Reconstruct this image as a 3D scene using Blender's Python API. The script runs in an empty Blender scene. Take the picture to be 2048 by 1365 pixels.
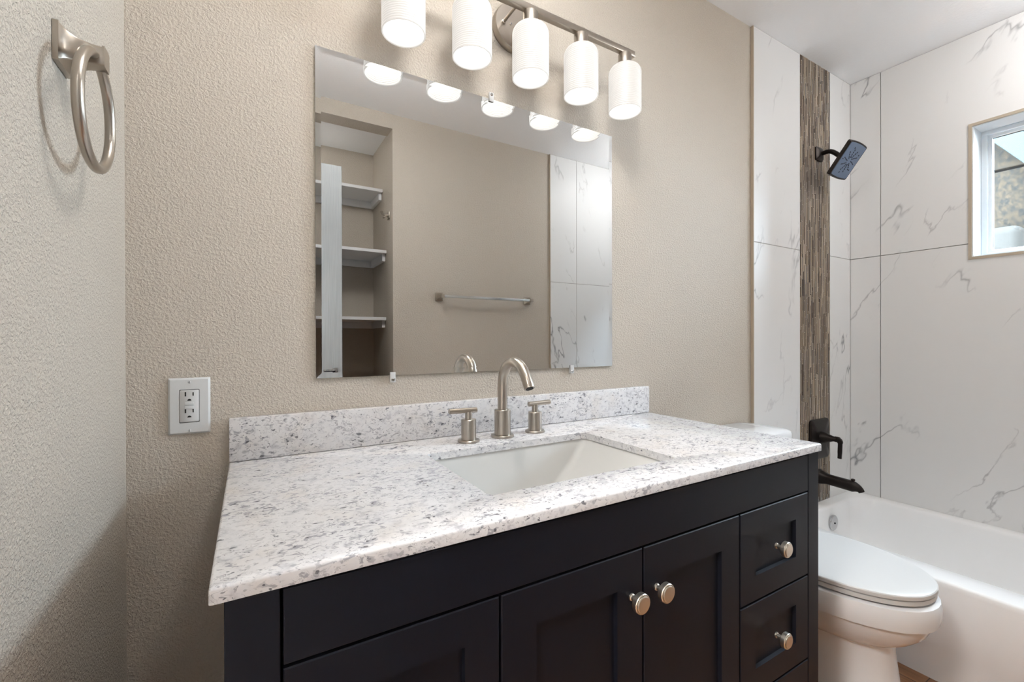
import bpy, bmesh, math, random
from mathutils import Vector, Matrix
random.seed(7)
PI = math.pi
S = bpy.context.scene
COL = S.collection

# ------------------------------------------------------------------ camera
CAM = Vector((0.2063, -1.1174, 1.1362))
yaw, pit, rol = math.radians(59.4354), math.radians(-0.1696), math.radians(-0.1308)
F = Vector((math.cos(yaw)*math.cos(pit), math.sin(yaw)*math.cos(pit), math.sin(pit)))
R0 = Vector((math.sin(yaw), -math.cos(yaw), 0)); U0 = R0.cross(F)
Rv = math.cos(rol)*R0 + math.sin(rol)*U0; Uv = -math.sin(rol)*R0 + math.cos(rol)*U0
cd = bpy.data.cameras.new('camera'); cam = bpy.data.objects.new('camera', cd); COL.objects.link(cam)
m = Matrix.Identity(4)
for i in range(3):
    m[i][0] = Rv[i]; m[i][1] = Uv[i]; m[i][2] = -F[i]; m[i][3] = CAM[i]
cam.matrix_world = m
cd.sensor_width = 36; cd.lens = 36*888.55/2048; cd.clip_start = 0.01
S.camera = cam

# ------------------------------------------------------------------ world, light, exposure
SKY = 62.0
w = bpy.data.worlds.new('world'); S.world = w; w.use_nodes = True
bg = w.node_tree.nodes['Background']; bg.inputs[0].default_value = (0.77, 0.885, 1.0, 1); bg.inputs[1].default_value = SKY
S.view_settings.view_transform = 'Standard'; S.view_settings.look = 'None'
S.view_settings.gamma = 1; S.view_settings.exposure = 0.40; S.view_settings.use_curve_mapping = False
S.cycles.use_denoising = True
S.cycles.max_bounces = 10; S.cycles.diffuse_bounces = 6; S.cycles.glossy_bounces = 5
S.cycles.caustics_reflective = False; S.cycles.caustics_refractive = False
S.cycles.sample_clamp_indirect = 6.0
BULB = 55.0        # radiance of each bulb
SHADE = 0.42       # glow of the opal glass
CEIL_FILL = 27.0   # added unseen fill lamps on the bathroom and closet ceilings
HALL_FILL = 90.0   # added unseen fill lamp in the hallway behind the doorway

def portal(name, loc, rot, sx, sy):
    l = bpy.data.lights.new(name, 'AREA'); l.shape = 'RECTANGLE'; l.size = sx; l.size_y = sy
    l.cycles.is_portal = True
    o = bpy.data.objects.new(name, l); COL.objects.link(o); o.location = loc; o.rotation_euler = rot

XW, ZC, YO = 2.923, 2.470, -1.518      # right wall, ceiling, opposite wall
portal('window_portal', (XW+0.16, -0.77, 1.775), (0, PI/2, 0), 0.62, 0.66)

# ------------------------------------------------------------------ materials
def srgb(r, g, b):
    f = lambda c: (c/255/12.92) if c/255 <= 0.04045 else ((c/255+0.055)/1.055)**2.4
    return (f(r), f(g), f(b), 1)
def mat(name, col, rough=0.5, metal=0.0, spec=0.5, coat=0.0):
    mt = bpy.data.materials.new(name); mt.use_nodes = True
    b = mt.node_tree.nodes['Principled BSDF']
    b.inputs['Base Color'].default_value = col; b.inputs['Roughness'].default_value = rough
    b.inputs['Metallic'].default_value = metal; b.inputs['Specular IOR Level'].default_value = spec
    b.inputs['Coat Weight'].default_value = coat
    return mt, mt.node_tree, b
def N(nt, t, **kw):
    n = nt.nodes.new(t)
    for k, v in kw.items():
        if k.startswith('_'): setattr(n, k[1:], v)
        else: n.inputs[k.replace('#', ' ')].default_value = v
    return n
def coords(nt, scale=(1, 1, 1), rot=(0, 0, 0)):
    tc = nt.nodes.new('ShaderNodeTexCoord'); mp = nt.nodes.new('ShaderNodeMapping')
    mp.inputs['Scale'].default_value = scale; mp.inputs['Rotation'].default_value = rot
    nt.links.new(tc.outputs['Object'], mp.inputs['Vector']); return mp.outputs[0]
def ramp(nt, fac, stops):
    r = nt.nodes.new('ShaderNodeValToRGB')
    while len(r.color_ramp.elements) < len(stops): r.color_ramp.elements.new(0.5)
    for e, (p, c) in zip(r.color_ramp.elements, stops):
        e.position = p; e.color = c if len(c) == 4 else (c[0], c[1], c[2], 1)
    nt.links.new(fac, r.inputs[0]); return r.outputs[0]
def mix(nt, fac, a, b, mode='MIX'):
    n = nt.nodes.new('ShaderNodeMix'); n.data_type = 'RGBA'; n.blend_type = mode
    for s, v in ((0, fac), (6, a), (7, b)):
        if hasattr(v, 'links') or hasattr(v, 'node'): nt.links.new(v, n.inputs[s])
        else: n.inputs[s].default_value = v
    return n.outputs[2]
def bump(nt, b, h, dist, strength=1.0):
    n = nt.nodes.new('ShaderNodeBump'); n.inputs['Distance'].default_value = dist; n.inputs['Strength'].default_value = strength
    nt.links.new(h, n.inputs['Height']); nt.links.new(n.outputs[0], b.inputs['Normal'])

def paint_mat(name, col, dist, scale=150):
    mt, nt, b = mat(name, col, 0.62, spec=0.35)
    v = coords(nt)
    n1 = N(nt, 'ShaderNodeTexNoise', Scale=scale, Detail=3.0, Roughness=0.55, Distortion=0.5); nt.links.new(v, n1.inputs['Vector'])
    h = ramp(nt, n1.outputs[0], [(0.40, (0, 0, 0)), (0.66, (1, 1, 1))])
    n2 = N(nt, 'ShaderNodeTexNoise', Scale=scale*2.6, Detail=1.0); nt.links.new(v, n2.inputs['Vector'])
    hh = mix(nt, 0.25, h, n2.outputs[0])
    bump(nt, b, hh, dist)
    return mt
PAINT = srgb(190, 181, 169)
M = {}
M['wall'] = paint_mat('wall_paint', PAINT, 0.0015, 190)
M['wall_rough'] = paint_mat('wall_paint_heavy_texture', PAINT, 0.0019, 210)
M['closet_wall'] = paint_mat('closet_paint', PAINT, 0.0012)
M['ceiling'] = paint_mat('ceiling_paint', srgb(243, 244, 246), 0.0003, 90)
M['white'] = mat('white_paint', srgb(235, 236, 238), 0.4)[0]
M['hall'] = mat('hall_paint', srgb(222, 218, 212), 0.7)[0]

def granite():
    mt, nt, b = mat('speckled_granite', (0.8, 0.8, 0.8, 1), 0.20, spec=0.5)
    v = coords(nt); vs = coords(nt, (0.62, 1.0, 1.0))
    def L(s, d=2.0, dist=0.0, ro=0.5, vec=None):
        n = N(nt, 'ShaderNodeTexNoise', Scale=s, Detail=d, Distortion=dist, Roughness=ro); nt.links.new(vec or v, n.inputs['Vector']); return n.outputs[0]
    K = lambda x: (x, x, x)
    c = ramp(nt, L(48, 5.0, 0.8, 0.6), [(0.34, srgb(192, 191, 195)), (0.44, srgb(216, 215, 217)), (0.53, srgb(219, 218, 219)), (0.75, srgb(225, 224, 225))])
    c = mix(nt, ramp(nt, L(15, 2.0), [(0.52, K(0)), (0.72, K(0.45))]), c, srgb(214, 207, 200))
    # mid grey crystals gathered in drifts
    g = ramp(nt, L(120, 3.0, 1.0, 0.55, vs), [(0.545, K(0)), (0.60, K(0.85))])
    gm = ramp(nt, L(11, 3.0, 0.4), [(0.42, K(0.25)), (0.60, K(1))])
    c = mix(nt, mix(nt, 1.0, g, gm, 'MULTIPLY'), c, srgb(150, 149, 156))
    # crystal rims
    r = N(nt, 'ShaderNodeMath', _operation='SUBTRACT'); nt.links.new(L(70, 2.0, 1.0), r.inputs[0]); r.inputs[1].default_value = 0.5
    a = N(nt, 'ShaderNodeMath', _operation='ABSOLUTE'); nt.links.new(r.outputs[0], a.inputs[0])
    ln = ramp(nt, a.outputs[0], [(0.0, K(0.8)), (0.012, K(0))])
    lm = ramp(nt, L(24, 3.0, 0.3), [(0.50, K(0)), (0.60, K(1))])
    c = mix(nt, mix(nt, 1.0, ln, lm, 'MULTIPLY'), c, srgb(118, 117, 124))
    # charcoal flecks
    f1 = ramp(nt, L(210, 2.0, 0.8, 0.5, vs), [(0.63, K(0)), (0.67, K(0.9))])
    f2 = ramp(nt, L(17, 3.0, 0.5), [(0.40, K(0.15)), (0.58, K(1))])
    c = mix(nt, mix(nt, 1.0, f1, f2, 'MULTIPLY'), c, srgb(84, 84, 92))
    f3 = ramp(nt, L(120, 1.0, 0.2, 0.5, vs), [(0.72, K(0)), (0.74, K(0.8))])
    c = mix(nt, f3, c, srgb(60, 60, 66))
    nt.links.new(c, b.inputs['Base Color'])
    return mt
M['granite'] = granite()

def marble(name, rot, seed):
    mt, nt, b = mat(name, (0.8, 0.8, 0.8, 1), 0.40, spec=0.22)
    v = coords(nt, (1, 1, 1), rot)
    mp = nt.nodes.new('ShaderNodeMapping'); mp.inputs['Location'].default_value = (seed, seed*1.7, seed*0.6)
    mp.inputs['Scale'].default_value = (1.0, 1.0, 0.36); nt.links.new(v, mp.inputs['Vector']); v = mp.outputs[0]
    def vein(scale, wdt, mscale, lo, hi, dist):
        n = N(nt, 'ShaderNodeTexNoise', Scale=scale, Detail=5.0, Roughness=0.52, Distortion=dist); nt.links.new(v, n.inputs['Vector'])
        sub = N(nt, 'ShaderNodeMath', _operation='SUBTRACT'); nt.links.new(n.outputs[0], sub.inputs[0]); sub.inputs[1].default_value = 0.5
        ab = N(nt, 'ShaderNodeMath', _operation='ABSOLUTE'); nt.links.new(sub.outputs[0], ab.inputs[0])
        ln = ramp(nt, ab.outputs[0], [(0.0, (1, 1, 1)), (wdt*0.35, (0.5, 0.5, 0.5)), (wdt, (0, 0, 0))])
        k = N(nt, 'ShaderNodeTexNoise', Scale=mscale, Detail=3.0); nt.links.new(v, k.inputs['Vector'])
        mk = ramp(nt, k.outputs[0], [(lo, (0, 0, 0)), (hi, (1, 1, 1))])
        return mix(nt, 1.0, ln, mk, 'MULTIPLY')
    a = vein(2.7, 0.0085, 4.2, 0.49, 0.63, 0.06)
    bb = vein(5.2, 0.013, 6.0, 0.53, 0.66, 0.08)
    c = mix(nt, a, srgb(221, 221, 221), srgb(128, 129, 133))
    c = mix(nt, mix(nt, 1.0, bb, (0.7, 0.7, 0.7, 1), 'MULTIPLY'), c, srgb(150, 149, 152))
    nt.links.new(c, b.inputs['Base Color'])
    return mt
M['marble_back'] = marble('veined_tile', (0, math.radians(-17), 0), 3.1)
M['marble_right'] = marble('veined_tile_long_wall', (math.radians(-30), 0, 0), 5.3)
M['marble_front'] = marble('veined_tile_opposite', (0, math.radians(15), 0), 8.4)
M['grout'] = mat('grey_grout', srgb(158, 156, 153), 0.8)[0]
M['edge_trim'] = mat('beige_edge_trim', srgb(168, 155, 138), 0.5)[0]
M['cabinet'] = mat('espresso_lacquer', srgb(18, 20, 28), 0.44, spec=0.17)[0]
M['cabinet_in'] = mat('cabinet_shadow_gap', srgb(10, 10, 11), 0.9, spec=0.1)[0]

def brushed(name, col, rough):
    mt, nt, b = mat(name, col, rough, 1.0)
    v = coords(nt, (1, 1, 60))
    n = N(nt, 'ShaderNodeTexNoise', Scale=20.0, Detail=2.0); nt.links.new(v, n.inputs['Vector'])
    r = nt.nodes.new('ShaderNodeMapRange'); r.inputs['To Min'].default_value = rough*0.99; r.inputs['To Max'].default_value = rough*1.01
    nt.links.new(n.outputs[0], r.inputs['Value']); nt.links.new(r.outputs[0], b.inputs['Roughness'])
    return mt
M['nickel'] = brushed('brushed_nickel', srgb(174, 166, 156), 0.28)
M['satin'] = brushed('satin_nickel_knob', srgb(222, 214, 202), 0.28)
M['bar'] = mat('polished_bar', srgb(206, 208, 210), 0.22, 1.0)[0]
M['chrome'] = mat('chrome', srgb(196, 197, 199), 0.08, 1.0)[0]
M['bronze'] = mat('oil_rubbed_bronze', srgb(34, 28, 25), 0.38, 0.7, 0.5)[0]
M['spray'] = mat('spray_face', srgb(92, 108, 132), 0.30, 0.35)[0]
M['nozzle'] = mat('rubber_nozzle', srgb(24, 28, 40), 0.6)[0]
M['porcelain'] = mat('white_porcelain', srgb(228, 229, 231), 0.07, spec=0.5)[0]
M['sinkmat'] = mat('sink_porcelain', srgb(206, 206, 204), 0.10, spec=0.5)[0]
M['tub'] = mat('tub_enamel', srgb(238, 239, 240), 0.10, spec=0.5)[0]
M['plastic'] = mat('white_plastic', srgb(202, 203, 203), 0.32)[0]
M['slot'] = mat('dark_slot', srgb(16, 15, 15), 0.7)[0]
M['vinyl'] = mat('window_vinyl', srgb(214, 221, 226), 0.35)[0]
M['mirror'] = mat('silvered_mirror', (0.79, 0.81, 0.82, 1), 0.0, 1.0)[0]
M['mirror_edge'] = mat('mirror_glass_edge', srgb(196, 206, 204), 0.15, 0.2)[0]

def wood_floor():
    mt, nt, b = mat('wood_plank_floor', (0.3, 0.18, 0.1, 1), 0.35)
    br = N(nt, 'ShaderNodeTexBrick', Scale=1.0); br.inputs['Brick Width'].default_value = 1.1; br.inputs['Row Height'].default_value = 0.15
    br.inputs['Mortar Size'].default_value = 0.0015
    br.inputs['Color1'].default_value = srgb(158, 116, 80); br.inputs['Color2'].default_value = srgb(136, 98, 66); br.inputs['Mortar'].default_value = srgb(60, 40, 28)
    v = coords(nt, (1, 1, 1), (0, 0, PI/2)); nt.links.new(v, br.inputs['Vector'])
    n = N(nt, 'ShaderNodeTexNoise', Scale=6.0, Detail=6.0, Distortion=1.0); nt.links.new(coords(nt, (8, 0.8, 1)), n.inputs['Vector'])
    g = ramp(nt, n.outputs[0], [(0.3, (0.62, 0.58, 0.55)), (0.7, (1.15, 1.1, 1.05))])
    nt.links.new(mix(nt, 1.0, br.outputs[0], g, 'MULTIPLY'), b.inputs['Base Color'])
    return mt
M['floor'] = wood_floor()
def grain(name, col, dark, sc, rough=0.45):
    mt, nt, b = mat(name, col, rough, spec=0.0 if rough > 0.7 else 0.4)
    n = N(nt, 'ShaderNodeTexNoise', Scale=5.0, Detail=5.0, Distortion=0.6); nt.links.new(coords(nt, sc), n.inputs['Vector'])
    nt.links.new(ramp(nt, n.outputs[0], [(0.35, dark), (0.65, col)]), b.inputs['Base Color'])
    bump(nt, b, n.outputs[0], 0.0006)
    return mt
M['door'] = grain('painted_door_grain', srgb(158, 161, 163), srgb(148, 151, 153), (40, 40, 1.2))
M['ext'] = grain('weathered_panel', srgb(46, 40, 33), srgb(30, 30, 29), (2.2, 9, 6), 0.8)
M['extbeam'] = mat('painted_beam', srgb(46, 52, 54), 0.8, spec=0)[0]
M['extgap'] = mat('dark_joint', srgb(12, 12, 12), 0.8, spec=0)[0]
M['extsnow'] = mat('pale_cloth', srgb(48, 47, 45), 0.9, spec=0)[0]

def emis(name, col, st, base=(0.8, 0.8, 0.8, 1)):
    mt, nt, b = mat(name, base, 0.4)
    b.inputs['Emission Color'].default_value = col; b.inputs['Emission Strength'].default_value = st
    return mt, nt, b
M['bulb'] = emis('lit_bulb', (1.0, 0.93, 0.84, 1), BULB)[0]
mt, nt, b = emis('opal_ribbed_glass', (1.0, 0.965, 0.93, 1), SHADE, srgb(140, 138, 134))
b.inputs['Roughness'].default_value = 0.3
wv = N(nt, 'ShaderNodeTexWave', Scale=60.0, Distortion=2.5, Detail=2.0, _bands_direction='Z'); wv.inputs['Detail Scale'].default_value = 0.6
nt.links.new(coords(nt), wv.inputs['Vector']); bump(nt, b, wv.outputs['Fac'], 0.0004)
M['shade'] = mt
M['ceil_fill'] = emis('fill_diffuser', (1.0, 0.98, 0.95, 1), CEIL_FILL)[0]
M['hall_fill'] = emis('hall_fill_diffuser', (1.0, 0.97, 0.94, 1), HALL_FILL)[0]
mt, nt, b = mat('clear_plastic', (0.95, 0.95, 0.95, 1), 0.08); b.inputs['Transmission Weight'].default_value = 0.35; M['clear'] = mt
mt = bpy.data.materials.new('window_glass'); mt.use_nodes = True; nt = mt.node_tree; nt.nodes.clear()
o_ = nt.nodes.new('ShaderNodeOutputMaterial'); tr = nt.nodes.new('ShaderNodeBsdfTransparent'); gl = nt.nodes.new('ShaderNodeBsdfGlossy')
gl.inputs['Roughness'].default_value = 0.02; tr.inputs[0].default_value = (0.93, 0.96, 0.97, 1)
mx = nt.nodes.new('ShaderNodeMixShader'); mx.inputs[0].default_value = 0.06
nt.links.new(tr.outputs[0], mx.inputs[1]); nt.links.new(gl.outputs[0], mx.inputs[2]); nt.links.new(mx.outputs[0], o_.inputs[0]); M['glass'] = mt
MOSAIC = []
for i, c in enumerate([(112, 98, 84), (140, 125, 107), (88, 76, 66), (168, 154, 134), (126, 118, 110), (62, 52, 45), (178, 164, 146), (214, 206, 194)]):
    MOSAIC.append(mat('mosaic_glass_%s' % 'abcdefgh'[i], srgb(*c), 0.18 if i % 2 else 0.34, spec=0.6)[0])
M['mosaic_grout'] = mat('mosaic_grout', srgb(52, 45, 39), 0.9)[0]

# ------------------------------------------------------------------ mesh helpers
class MB:
    def __init__(s): s.bm = bmesh.new()
    def box(s, x0, x1, y0, y1, z0, z1, bev=0.0, seg=2, mi=0):
        vs = [s.bm.verts.new((x, y, z)) for x in (x0, x1) for y in (y0, y1) for z in (z0, z1)]
        fs = [(0, 1, 3, 2), (4, 6, 7, 5), (0, 4, 5, 1), (2, 3, 7, 6), (0, 2, 6, 4), (1, 5, 7, 3)]
        f = [s.bm.faces.new([vs[i] for i in q]) for q in fs]
        for q in f: q.material_index = mi
        if bev > 0:
            ed = list({e for q in f for e in q.edges})
            bmesh.ops.bevel(s.bm, geom=ed, offset=bev, segments=seg, profile=0.5, affect='EDGES')
        return s
    def rings(s, rs, cap0=True, cap1=True, closed=True, loop=False, mi=0):
        vr = [[s.bm.verts.new(p) for p in r] for r in rs]
        n = len(vr[0]); pairs = list(zip(vr, vr[1:])) + ([(vr[-1], vr[0])] if loop else [])
        for a, b in pairs:
            for i in range(n if closed else n-1):
                j = (i+1) % n
                try: s.bm.faces.new((a[i], a[j], b[j], b[i])).material_index = mi
                except ValueError: pass
        if not loop:
            if cap0: s.bm.faces.new(list(reversed(vr[0]))).material_index = mi
            if cap1: s.bm.faces.new(vr[-1]).material_index = mi
        return s
    def lathe(s, prof, o, axis='z', seg=48, cap0=True, cap1=True, mi=0):
        o = Vector(o); rs = []
        for r, h in prof:
            ring = []
            for i in range(seg):
                a = 2*PI*i/seg; c, d = r*math.cos(a), r*math.sin(a)
                v = {'z': (c, d, h), 'y': (c, h, d), 'x': (h, c, d)}[axis]
                ring.append(o+Vector(v))
            rs.append(ring)
        return s.rings(rs, cap0, cap1, mi=mi)
    def tube(s, pts, rad, seg=24, up=(0, 0, 1), sq=None, closed=False, cap=True):
        pts = [Vector(p) for p in pts]; n = len(pts); rs = []
        if not hasattr(rad, '__len__'): rad = [rad]*n
        nrm = None
        for i, p in enumerate(pts):
            if closed: t = (pts[(i+1) % n]-pts[i-1]).normalized()
            else: t = (pts[min(i+1, n-1)]-pts[max(i-1, 0)]).normalized()
            if nrm is None:
                nrm = Vector(up).cross(t)
                if nrm.length < 1e-4: nrm = Vector((1, 0, 0)).cross(t)
            nrm = (nrm-t*nrm.dot(t)).normalized(); b = t.cross(nrm)
            ring = []
            for k in range(seg):
                a = 2*PI*k/seg; ca, sa = math.cos(a), math.sin(a)
                if sq:
                    e = sq[2]; ca2 = math.copysign(abs(ca)**e, ca)*sq[0]; sa2 = math.copysign(abs(sa)**e, sa)*sq[1]
                    ring.append(p+(nrm*ca2+b*sa2)*rad[i])
                else: ring.append(p+(nrm*ca+b*sa)*rad[i])
            rs.append(ring)
        return s.rings(rs, cap, cap, loop=closed)
    def prism(s, poly, axis, a, b, bev=0.0, mi=0):
        def P(u, v, w): return {'x': (w, u, v), 'y': (u, w, v), 'z': (u, v, w)}[axis]
        r0 = [P(u, v, a) for u, v in poly]; r1 = [P(u, v, b) for u, v in poly]
        n0 = len(s.bm.faces); s.rings([r0, r1], mi=mi)
        if bev:
            s.bm.faces.ensure_lookup_table(); ed = list({e for q in s.bm.faces[n0:] for e in q.edges})
            bmesh.ops.bevel(s.bm, geom=ed, offset=bev, segments=2, profile=0.5, affect='EDGES')
        return s
ROOT = {}
def put(name, mb, mats, parent=None, smooth=True, sub=0, angle=35):
    """link a finished mesh; a part keeps the origin of the thing it belongs to"""
    bm = mb.bm
    bmesh.ops.recalc_face_normals(bm, faces=bm.faces)
    org = Vector((0, 0, 0))
    if parent is not None: org = ROOT.get(parent.name, Vector((0, 0, 0)))
    if org.length: bmesh.ops.translate(bm, vec=-org, verts=bm.verts)
    me = bpy.data.meshes.new(name); bm.to_mesh(me); bm.free()
    for mm in (mats if isinstance(mats, (list, tuple)) else [mats]): me.materials.append(mm)
    o = bpy.data.objects.new(name, me); COL.objects.link(o)
    if smooth:
        for p in me.polygons: p.use_smooth = True
        me.set_sharp_from_angle(angle=math.radians(angle))
    if sub:
        md = o.modifiers.new('subdivision', 'SUBSURF'); md.levels = sub; md.render_levels = sub
    if parent is not None:
        o.parent = parent; ROOT[o.name] = org
    return o
def thing(name, label, cat, loc, group=None):
    o = bpy.data.objects.new(name, None); COL.objects.link(o); o.location = loc; o.empty_display_size = 0.05
    o['label'] = label; o['category'] = cat
    if group: o['group'] = group
    ROOT[o.name] = Vector(loc); return o
def tag(o, label, cat, group=None):
    o['label'] = label; o['category'] = cat
    if group: o['group'] = group
    return o
def struct(o): o['kind'] = 'structure'; return o
def sempty(name):
    o = bpy.data.objects.new(name, None); COL.objects.link(o); o['kind'] = 'structure'; ROOT[o.name] = Vector((0, 0, 0)); return o
def copy_tree(src, loc, label=None, group=None):
    c = src.copy(); COL.objects.link(c); c.location = loc
    if label: c['label'] = label
    if group: c['group'] = group
    for ch in list(src.children):
        d = ch.copy(); COL.objects.link(d); d.parent = c
        for g in list(ch.children):
            e = g.copy(); COL.objects.link(e); e.parent = d
    return c
def rr(x0, x1, y0, y1, r, z, n=6, axis='z'):
    """rounded rectangle ring"""
    pts = []
    for cx, cy, a0 in ((x1-r, y1-r, 0), (x0+r, y1-r, 90), (x0+r, y0+r, 180), (x1-r, y0+r, 270)):
        for k in range(n+1):
            a = math.radians(a0+90*k/n); u, v = cx+r*math.cos(a), cy+r*math.sin(a)
            pts.append({'z': (u, v, z), 'y': (u, z, v), 'x': (z, u, v)}[axis])
    return pts

# ------------------------------------------------------------------ room shell
T = 0.115
DY0, DY1, DZ = -1.365, -0.74, 2.06         # doorway in the left wall
NX0, NX1, NZ = 0.06, 0.938, 2.386          # closet opening in the opposite wall
CBX, CBY, CBZ = 0.948, -2.04, 2.416        # closet inside
WY0, WY1, WZ0, WZ1 = -1.06, -0.457, 1.482, 2.074

struct(put('floor', MB().box(-1.6, 4.0, -2.16, 0.0, -0.05, 0.0), M['floor'], smooth=False))
struct(put('ceiling', MB().box(-T, XW+0.16, YO-T, T, ZC, ZC+0.08), M['ceiling'], smooth=False))
mb = MB().box(-T, 0, DY1, 0.0, 0, ZC).box(-T, 0, YO-T, DY0, 0, ZC).box(-T, 0, DY0, DY1, DZ, ZC)
struct(put('wall_left', mb, M['wall_rough'], smooth=False))
wb = struct(put('wall_back', MB().box(-T, XW+0.16, 0.0, T, 0, ZC), M['wall'], smooth=False)); ROOT[wb.name] = Vector((0, 0, 0))
mb = MB().box(NX1, 2.07, YO-T, YO, 0, ZC).box(2.07, XW+0.16, YO-T, YO, 0, ZC).box(NX0, NX1, YO-T, YO, NZ, ZC).box(0, NX0, YO-T, YO, 0, ZC)
wf = struct(put('wall_front', mb, M['wall'], smooth=False)); ROOT[wf.name] = Vector((0, 0, 0))
# closet behind the opposite wall
mb = MB().box(CBX, CBX+T, CBY-T, YO-T, 0, ZC).box(0, CBX, CBY-T, CBY, 0, ZC).box(-T, 0, CBY-T, YO-T, 0, ZC)
struct(put('wall_closet', mb, M['closet_wall'], smooth=False))
struct(put('ceiling_closet', MB().box(0, CBX, CBY, YO-T, CBZ, CBZ+0.06), M['ceiling'], smooth=False))

TB = -0.012                    # face of the tile on the vanity wall
JZ = 1.552
def tiles(mb, axis, face, back, us, zs, gap=0.0016, bev=0.0007):
    """slabs between the joints u, z; axis = direction of the wall's normal"""
    for u0, u1 in zip(us, us[1:]):
        for z0, z1 in zip(zs, zs[1:]):
            a, b_, c, d = u0+gap, u1-gap, z0+gap, z1-gap
            if axis == 'y': mb.box(a, b_, min(face, back), max(face, back), c, d, bev, 1)
            else: mb.box(min(face, back), max(face, back), a, b_, c, d, bev, 1)
    return mb
TX = 2.056; MX0, MX1 = 2.426, 2.708
tiles_mb = MB(); tiles(tiles_mb, 'y', TB, -0.001, [TX, MX0], [0.0, 0.34, JZ, ZC]); tiles(tiles_mb, 'y', TB, -0.001, [MX1, XW], [0.3, JZ, ZC])
put('tile_panel', tiles_mb, M['marble_back'], wb, smooth=False)
put('grout', MB().box(TX+.001, XW, TB+0.0012, -0.0005, 0, ZC), M['grout'], wb, smooth=False)
put('edge_trim', MB().box(TX-0.004, TX+0.0005, TB-0.0008, 0, 0, ZC-0.0005, 0.0008), M['edge_trim'], wb, smooth=False)
mb = MB(); ux = MX0+0.0015; wd = 0.0050
while ux+wd < MX1:
    z = 0.30+random.random()*0.1
    w_ = wd*random.choice([0.75, 1.0, 1.0, 1.35])
    w_ = min(w_, MX1-ux-0.001)
    while z < ZC-0.004:
        l = random.choice([0.05, 0.10, 0.10, 0.15, 0.15]); z1 = min(z+l, ZC-0.001)
        t = random.uniform(-0.0012, 0.0016)
        if z1-z > 0.004: mb.box(ux, ux+w_-0.0012, TB+t*1.0-0.0006, -0.003, z, z1-0.0016, 0.0005, 1, mi=random.randrange(7))
        if random.random() < 0.6: mb.box(ux+.0003, ux+w_-.0015, TB-.0010, -0.003, z1-.0014, z1-.0002, mi=7)  # pale pieces at joints: grout and lit stick ends put into the colour
        z = z1
    ux += w_
put('mosaic_strip', mb, MOSAIC, wb, smooth=False)
put('mosaic_grout', MB().box(MX0, MX1, TB+0.003, -0.0008, 0.3, ZC), M['mosaic_grout'], wb, smooth=False)

# tiled long wall with the window opening
mb = MB()
RW = XW+0.16
mb.box(XW+0.011, RW, YO, WY0, 0, ZC).box(XW+0.011, RW, WY1, 0, 0, ZC).box(XW+0.011, RW, WY0, WY1, 0, WZ0).box(XW+0.011, RW, WY0, WY1, WZ1, ZC)
wr = struct(put('wall_right', mb, M['grout'], smooth=False)); ROOT[wr.name] = Vector((0, 0, 0))
mb = MB(); ys = [YO, -1.361, -0.7514, -0.1414, TB]
G = 0.0016
def tr(y0, y1, z0, z1): mb.box(XW, XW+0.0105, y0+G, y1-G, z0+G, z1-G, 0.0007, 1)
tr(ys[3], ys[4]+G, 0.3, JZ); tr(ys[3], ys[4]+G, JZ, ZC); tr(ys[0], ys[1], 0.3, JZ); tr(ys[0], ys[1], JZ, ZC)
# tiles cut around the window
def tcut(y0, y1, z0, z1, cy0, cy1, cz0, cz1):
    """one tile minus the window rectangle, as strips without visible joints"""
    if z0 < cz0: mb.box(XW, XW+0.0105, y0+G, y1-G, z0+G, min(cz0, z1-G))
    if z1 > cz1: mb.box(XW, XW+0.0105, y0+G, y1-G, max(cz1, z0+G), z1-G)
    if y0 < cy0: mb.box(XW, XW+0.0105, y0+G, cy0, max(z0+G, cz0), min(z1-G, cz1))
    if y1 > cy1: mb.box(XW, XW+0.0105, cy1, y1-G, max(z0+G, cz0), min(z1-G, cz1))
for (a, b_) in ((ys[2], ys[3]), (ys[1], ys[2])):
    for (c, d) in ((0.3, JZ), (JZ, ZC)): tcut(a, b_, c, d, WY0, WY1, WZ0, WZ1)
put('tile_panel', mb, M['marble_right'], wr, smooth=False)
# opposite wall tile
mb = MB(); tiles(mb, 'y', YO+0.012, YO+0.001, [2.071, 2.309, 2.919], [0.0, 0.34, JZ, ZC])
put('tile_panel', mb, M['marble_front'], wf, smooth=False)
put('grout', MB().box(2.072, XW, YO+0.0005, YO+0.0108, 0, ZC), M['grout'], wf, smooth=False)
put('edge_trim', MB().box(2.067, 2.0715, YO, YO+0.0128, 0, ZC-0.0005), M['edge_trim'], wf, smooth=False)

# ------------------------------------------------------------------ window
win = sempty('window_1')
def frame_yz(mb, x0, x1, y0, y1, z0, z1, t, bev=0.0):
    mb.box(x0, x1, y0, y1, z0, z0+t, bev).box(x0, x1, y0, y1, z1-t, z1, bev).box(x0, x1, y0, y0+t, z0+t, z1-t, bev).box(x0, x1, y1-t, y1, z0+t, z1-t, bev)
    return mb
put('edge_trim', frame_yz(MB(), XW-0.0035, XW+0.02, WY0, WY1, WZ0, WZ1, 0.011), M['edge_trim'], win, smooth=False)
put('reveal', frame_yz(MB(), XW+0.002, XW+0.158, WY0+.009, WY1-.009, WZ0+.009, WZ1-.009, 0.006), M['vinyl'], win, smooth=False)
put('window_frame', frame_yz(MB(), XW+0.105, XW+0.155, WY0+.015, WY1-.015, WZ0+.015, WZ1-.015, 0.020, 0.002), M['vinyl'], win, smooth=False)
sash = put('sash', frame_yz(MB(), XW+0.118, XW+0.146, WY0+.033, WY1-.033, WZ0+.033, WZ1-.033, 0.014, 0.002), M['vinyl'], win, smooth=False)
put('pane', MB().box(XW+0.132, XW+0.135, WY0+.045, WY1-.045, WZ0+.045, WZ1-.045), M['glass'], sash, smooth=False)
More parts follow.
